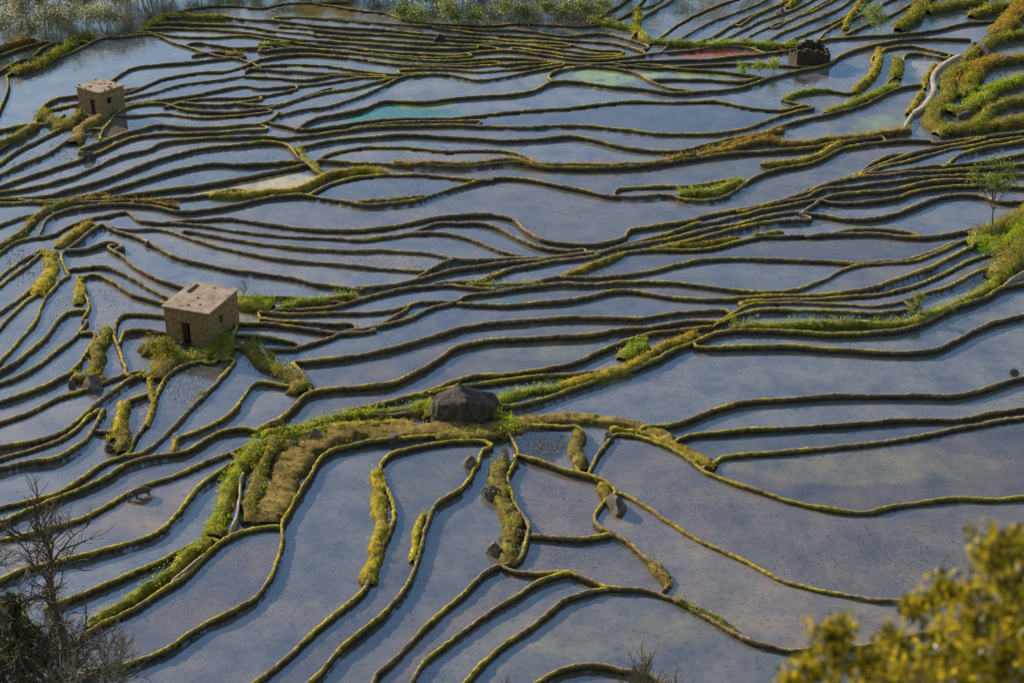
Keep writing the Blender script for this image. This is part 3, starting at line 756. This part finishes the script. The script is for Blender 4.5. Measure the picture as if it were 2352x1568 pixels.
# ------------------------------------------------------------------ trees
def grow(acc,p,d,ln,r,depth,tips,col,spread=.6,up=.15,kids=(2,4),K=5,rr=random,tp=.6):
    n=4; pts=[p]; dd=np.array(d,float)
    for k in range(n):
        dd=dd+np.array([rr.gauss(0,.13),rr.gauss(0,.13),rr.gauss(0,.08)+up*.3]); dd/=np.linalg.norm(dd); pts.append(pts[-1]+dd*ln/n)
    pts=np.array(pts); tube(acc,pts,np.linspace(r,r*tp*.95,n+1),col,K)
    if depth==0: tips.append(pts[-1]); return
    m=rr.randint(*kids)
    for k in range(m):
        f=1 if k==0 else rr.uniform(.35,1.0); i=min(n,int(f*n)); 
        q=dd+np.array([rr.gauss(0,spread),rr.gauss(0,spread),rr.gauss(0,spread*.6)+up]); q/=np.linalg.norm(q)
        grow(acc,pts[i],q,ln*rr.uniform(.62,.82),r*(tp if k else tp*1.05),depth-1,tips,col,spread,up,kids,max(3,K-1),rr,tp)
def tree(name,u,v,h,leafn,leafs,colL,bark=(.12,.09,.06),depth=3,spread=.55,r=None,z=0,seed=1,clump=.5,trunk=.35,pos=None,kids=(2,4),sub=None,up=.25,tp=.6,exact=False):
    random.seed(seed)
    g=pos if pos is not None else G(u,v); e=empty(name,(g[0],g[1],z)) if sub is None else None
    A=Acc() if sub is None else sub[0]; L=Acc() if sub is None else sub[1]
    o=np.zeros(3) if sub is None else np.array([g[0],g[1],z])
    tips=[]; r=r or h*.018
    grow(A,o+np.array([0,0,-.5]),np.array([random.gauss(0,.05),random.gauss(0,.05),1]),h*trunk,r,depth,tips,np.array(bark),spread,up,kids,tp=tp)
    tips=np.array(tips)
    if exact:
        k_=h/tips[:,2].max(); A.v=[v_*k_ for v_ in A.v]
    if leafn:
        n=leafn; i=rng.integers(0,len(tips),n); C=tips[i]+rng.normal(0,clump,(n,3))*np.array([1,1,.7]); 
        pal=np.array(colL); ci=rng.integers(0,len(pal),len(tips))[i]
        leaves(L,C,leafs,pal[ci],.6,.2,.35)
    if sub is None:
        A.done('trunk',M_bark,e)
        if leafn: L.done('foliage',M_leaf,e,smooth=False)
    return e
GR_=[(.11,.18,.03),(.2,.26,.04),(.3,.33,.06)]
tree('slender_tree',2276,528,8.2,1300,.27,GR_,(.10,.09,.07),3,.42,.12,.6,seed=5,clump=.42,trunk=.46)
tree('shrub',2113,728,3.6,700,.2,GR_,seed=8,clump=.35,z=.3,trunk=.35,depth=2)
tree('shrub',1705,172,3.0,450,.24,[(.24,.36,.05),(.34,.42,.06)],seed=9,clump=.35,depth=2)
tree('shrub',1748,168,3.0,450,.24,[(.32,.4,.05),(.4,.42,.06)],seed=10,clump=.35,depth=2)
tree('shrub',1778,165,3.4,500,.24,[(.32,.4,.05),(.4,.42,.06)],seed=11,clump=.4,depth=2)
tree('leafy_tree',2010,68,5.2,1500,.3,[(.22,.32,.08),(.36,.44,.12)],seed=12,clump=.8,depth=3)
tree('bare_shrub',563,692,3.2,0,0,None,(.38,.31,.24),4,.5,.05,.5,seed=13,kids=(3,4))
tree('bare_shrub',1935,752,2.2,80,.12,[(.2,.2,.06)],(.25,.21,.16),3,.5,.04,.4,seed=14,kids=(3,4))
tree('white_flowering_shrub',463,905,1.3,500,.12,[(.55,.58,.45),(.25,.3,.14)],seed=15,clump=.28,depth=2)
tree('shrub',385,812,2.6,600,.18,[(.16,.19,.03),(.28,.28,.05)],seed=16,clump=.4,depth=2)
tree('shrub',350,800,1.8,400,.18,[(.36,.28,.07),(.28,.29,.05)],seed=17,clump=.4,depth=2)
tree('shrub',590,700,1.6,500,.16,[(.17,.28,.03),(.28,.34,.05)],seed=18,clump=.45,depth=2)
tree('shrub',510,800,1.8,400,.16,[(.17,.23,.03),(.28,.33,.05)],seed=19,clump=.4,depth=2)
tree('shrub',2190,540,1.2,60,.12,[(.08,.12,.05)],(.15,.12,.09),seed=22,clump=.3,depth=2,z=0)
tree('shrub',2260,585,1.3,300,.18,[(.16,.38,.03)],seed=23,clump=.35,depth=1,z=.5)
# bare trees lower left and foot of the slope
tree('bare_tree',165,1650,17,0,0,None,(.16,.13,.10),6,.72,.25,seed=44,trunk=.23,kids=(3,4),up=.08,tp=.64,exact=True)
tree('bare_tree',-50,1650,15,0,0,None,(.2,.17,.14),6,.75,.2,seed=33,trunk=.23,kids=(3,4),up=.07,tp=.64,exact=True)
tree('bare_tree',255,1690,11.5,0,0,None,(.34,.3,.25),6,.7,.11,seed=35,trunk=.23,kids=(3,4),up=.08,tp=.68,exact=True)
tree('bare_shrub',1560,1700,8.2,0,0,None,(.28,.23,.19),5,.4,.07,seed=37,trunk=.26,kids=(3,4),tp=.68,exact=True)
tree('bare_shrub',1180,1680,5.0,0,0,None,(.28,.23,.19),5,.4,.04,seed=38,trunk=.26,kids=(3,4),tp=.68,exact=True)
tree('bare_shrub',110,1600,8,0,0,None,(.40,.36,.31),5,.6,.07,seed=39,trunk=.26,kids=(3,4),tp=.66,exact=True)
def evergreen(name,u,v,h,seed):
    g=G(u,v); e=empty(name,(g[0],g[1],0)); A=Acc(); L=Acc(); rs=np.random.default_rng(seed)
    tube(A,[[0,0,-.5],[.1,0,h*.5],[0,.05,h]],[.2,.12,.02],np.array([.08,.06,.04]),8)
    for k in range(130):
        zz=h*(.12+.86*(k/130)**.9); R_=(h-zz)*.32+.45; a=rs.uniform(0,6.28); R_*=rs.uniform(.6,1.1)
        tip=np.array([math.cos(a)*R_,math.sin(a)*R_,zz+R_*.25]); st=np.array([0,0,zz]); tube(A,[st,(st+tip)/2+[0,0,.05],tip],[.04,.03,.01],np.array([.07,.05,.03]),4)
        n=120; t=rs.uniform(.25,1.05,n)[:,None]; C=st+(tip-st)*t+rs.normal(0,.17,(n,3))
        leaves(L,C,.22,np.array([.13,.18,.035])*rs.uniform(.4,2.2),.35,.4,.3)
    A.done('trunk',M_bark,e); L.done('foliage',M_leaf,e,smooth=False)
evergreen('evergreen_tree',62,1600,9.0,4)
evergreen('evergreen_tree',-80,1660,9,5)

# distant woodland on the far edge
A=Acc();L=Acc()
def row(pts,step,h0,h1,pal,seed):
    W,s=spline(np.array([G(*p) for p in pts]),step); rs=random.Random(seed)
    for k,q in enumerate(W):
        q=q+np.array([rs.uniform(-1.2,1.2),rs.uniform(-1.5,1.5)])
        tree('',0,0,rs.uniform(h0,h1),620,.40,pal,(.45,.4,.33),2,.5,sub=(A,L),pos=q,seed=seed*100+k,clump=.85,trunk=.4)
P1=[(.34,.36,.18),(.46,.46,.27),(.55,.52,.35),(.17,.18,.08)]; P2=[(.14,.2,.05),(.26,.31,.08),(.38,.4,.13)]
row([(-200,130),(0,100),(100,82),(200,70),(290,40),(330,15)],2.8,5,8,P1,1)
row([(-200,90),(0,66),(120,50),(260,22),(330,0)],2.8,6,9,P1,2)
row([(-200,50),(0,30),(150,18),(300,-12),(500,-22)],3.2,7,10,P1,3)
row([(930,40),(1000,48),(1100,52),(1250,46),(1370,36)],3.0,3,5.5,P2,4)
row([(640,-20),(800,-18),(950,8),(1100,15),(1250,10),(1370,0)],3.0,5,8,P2,5)
row([(450,-34),(700,-40),(1000,-25),(1300,-20),(1420,-24)],3.5,6,9,P2,6)
row([(-250,0),(200,-35),(700,-60),(1300,-50),(2000,-40),(2600,-40)],4.5,7,11,P2,7)
A.done('woodland_trunks',M_bark); L.done('woodland_foliage',M_leaf,smooth=False)
wood=empty('distant_woodland')
for n_ in ('woodland_trunks','woodland_foliage'): bpy.data.objects[n_].parent=wood

# ------------------------------------------------------------------ water buffalo
M_buf,nt,b=newmat('buffalo_hide'); n1=noise(nt,5,4); r=ramp(nt,n1.outputs[0],[(.3,(.06,.046,.04)),(.7,(.14,.11,.09))]); nt.links.new(r.outputs[0],b.inputs['Base Color']); b.inputs['Roughness'].default_value=.6
M_buf2,nt,b=newmat('brown_hide'); n1=noise(nt,5,4); r=ramp(nt,n1.outputs[0],[(.3,(.2,.1,.06)),(.7,(.34,.17,.11))]); nt.links.new(r.outputs[0],b.inputs['Base Color']); b.inputs['Roughness'].default_value=.7
M_horn,nt,b=newmat('horn'); b.inputs['Base Color'].default_value=(.12,.11,.1,1)
def buffalo(name,u,v,yaw,mat,z,s=1.0,grz=True):
    g=G(u,v); e=empty(name,(g[0],g[1],z)); e.rotation_euler=(0,0,math.radians(yaw)); e.scale=(s,s,s)
    V=[];Rr=[];E=[]
    def a(p,r,par=None):
        V.append(p);Rr.append(r)
        if par is not None: E.append((par,len(V)-1))
        return len(V)-1
    pel=a((-.75,0,1.12),(.30,.32)); m1=a((-.35,0,1.05),(.38,.42),pel); m2=a((.1,0,1.03),(.40,.44),m1); sh=a((.5,0,1.12),(.32,.40),m2)
    n1=a((.82,0,1.12),(.2,.24),sh); hz=.75 if grz else 1.15
    n2=a((1.08,0,(1.12+hz)/2+.05),(.17,.19),n1); h1=a((1.25,0,hz),(.15,.16),n2); h2_=a((1.43,0,hz-.2),(.10,.10),h1); a((1.5,0,hz-.3),(.09,.08),h2_)
    for sd in (-1,1):
        k=a((-.78,.2*sd,.85),(.2,.16),pel); k2=a((-.62,.22*sd,.62),(.12,.11),k); k3=a((-.82,.22*sd,.38),(.075,.07),k2); k4=a((-.78,.22*sd,.12),(.06,.06),k3); a((-.74,.22*sd,0),(.08,.07),k4)
        k=a((.5,.2*sd,.8),(.16,.14),sh); k2=a((.5,.2*sd,.45),(.09,.08),k); k3=a((.5,.2*sd,.14),(.06,.06),k2); a((.54,.2*sd,0),(.08,.07),k3)
    t=a((-1.03,0,1.1),(.06,.06),pel); t2=a((-1.12,0,.8),(.03,.03),t); a((-1.12,.02,.5),(.035,.035),t2)
    me=bpy.data.meshes.new('body'); me.from_pydata(V,E,[]); o=bpy.data.objects.new('body',me); scene.collection.objects.link(o); o.parent=e
    sk=o.modifiers.new('s','SKIN'); 
    if not me.skin_vertices: bpy.context.view_layer.objects.active=o; bpy.ops.mesh.customdata_skin_add()
    for i,r_ in enumerate(Rr): me.skin_vertices[0].data[i].radius=r_
    for i in range(len(V)): me.skin_vertices[0].data[i].use_root=(i==0)
    sk.use_smooth_shade=True
    ss=o.modifiers.new('b','SUBSURF'); ss.levels=2; ss.render_levels=2; me.materials.append(mat)
    A=Acc(); 
    for sd in (-1,1):
        tube(A,[[1.2,.1*sd,hz+.1],[1.1,.3*sd,hz+.16],[.95,.45*sd,hz+.26],[.78,.42*sd,hz+.36]],[.05,.045,.03,.008],np.array([.1,.1,.1]),8)
    A.done('horns',M_horn,e)
    A=Acc()
    for sd in (-1,1): 
        C=np.array([1.15,.22*sd,hz+.02]); A.add([C,C+[.05,.12*sd,.05],C+[0,.27*sd,-.02],C+[-.06,.12*sd,-.05]],[[0,1,2,3]],np.array([.1,.1,.1]))
    A.done('ears',mat,e)
buffalo('water_buffalo',325,1136,205,M_buf,float(waterz(G(325,1136))[0])-.3,.85)
buffalo('water_buffalo',637,990,190,M_buf2,.28,.68)

# ------------------------------------------------------------------ foreground bush on the near hillside
def bush():
    e=empty('golden_leaf_bush',(0,0,0)); A=Acc();L=Acc(); rs=np.random.default_rng(3)
    root=np.array([2.5,6.2,73.4-.845*6.2-.2])
    blobs=[(2290,1275,70),(2330,1335,85),(2180,1360,50),(2110,1390,42),(2240,1430,80),(2330,1460,110),(1925,1432,38),(1900,1475,45),(1950,1525,55),(1850,1545,40),(2050,1460,38),(2080,1505,65),(2180,1520,95),(2300,1550,90),(1815,1558,18),(2020,1550,65),(2420,1400,120),(2350,1235,38),(2100,1600,150),(2350,1640,160)]
    for (u,v,r) in blobs:
        y=rs.uniform(5.6,6.8); c=R(u,v,y); rad=r/F*7.6
        mid=(root+c)/2+rs.normal(0,.12,3); mid[2]-=.1
        tube(A,[root,mid,c],[.02,.012,.005],np.array([.1,.07,.04]),5)
        for t in range(max(5,int(r*.40))):
            d=rs.normal(size=3); d/=np.linalg.norm(d); q=c+d*rad*rs.uniform(.3,1.1)
            tube(A,[c,(c+q)/2+[0,0,.01],q],[.005,.003,.0015],np.array([.12,.08,.04]),4)
            n=12; C=q+rs.normal(0,.03,(n,3)); pal=np.array([(.58,.42,.02),(.95,.7,.04),(.36,.32,.02),(.10,.10,.01),(.06,.06,.008),(.14,.15,.012)])
            leaves(L,C,.045,pal[rs.integers(0,6,n)]*.5+pal[rs.integers(0,6)]*.5,.55,.3,.5)
    A.done('twigs',M_bark,e); L.done('foliage',M_bushleaf,e,smooth=False)
bush()

# ------------------------------------------------------------------ light
AZ,EL=-47,21
w=bpy.data.worlds.new("World"); scene.world=w; w.use_nodes=True; nt=w.node_tree
sky=nt.nodes.new('ShaderNodeTexSky'); sky.sky_type='NISHITA'; sky.sun_disc=False; sky.sun_elevation=math.radians(EL); sky.sun_rotation=math.radians(AZ%360); sky.air_density=1.2; sky.dust_density=1.0
bg=nt.nodes['Background']; bg.inputs[1].default_value=.135; nt.links.new(sky.outputs[0],bg.inputs[0])
l=bpy.data.lights.new('sun','SUN'); l.energy=5; l.angle=math.radians(.5); l.color=(1,.87,.66); lo=bpy.data.objects.new('sun',l); scene.collection.objects.link(lo)
sd=Vector((math.sin(math.radians(AZ))*math.cos(math.radians(EL)),math.cos(math.radians(AZ))*math.cos(math.radians(EL)),math.sin(math.radians(EL))))
lo.rotation_euler=sd.to_track_quat('Z','Y').to_euler(); lo.location=(0,0,150)

cam=bpy.data.cameras.new('camera'); co=bpy.data.objects.new('camera',cam); scene.collection.objects.link(co); scene.camera=co
co.location=(0,0,H); co.rotation_euler=(math.radians(63),0,0); cam.sensor_width=36; cam.lens=36*F/2352; cam.clip_end=9000; cam.clip_start=.2
cam.dof.use_dof=True; cam.dof.focus_distance=165; cam.dof.aperture_fstop=1.8
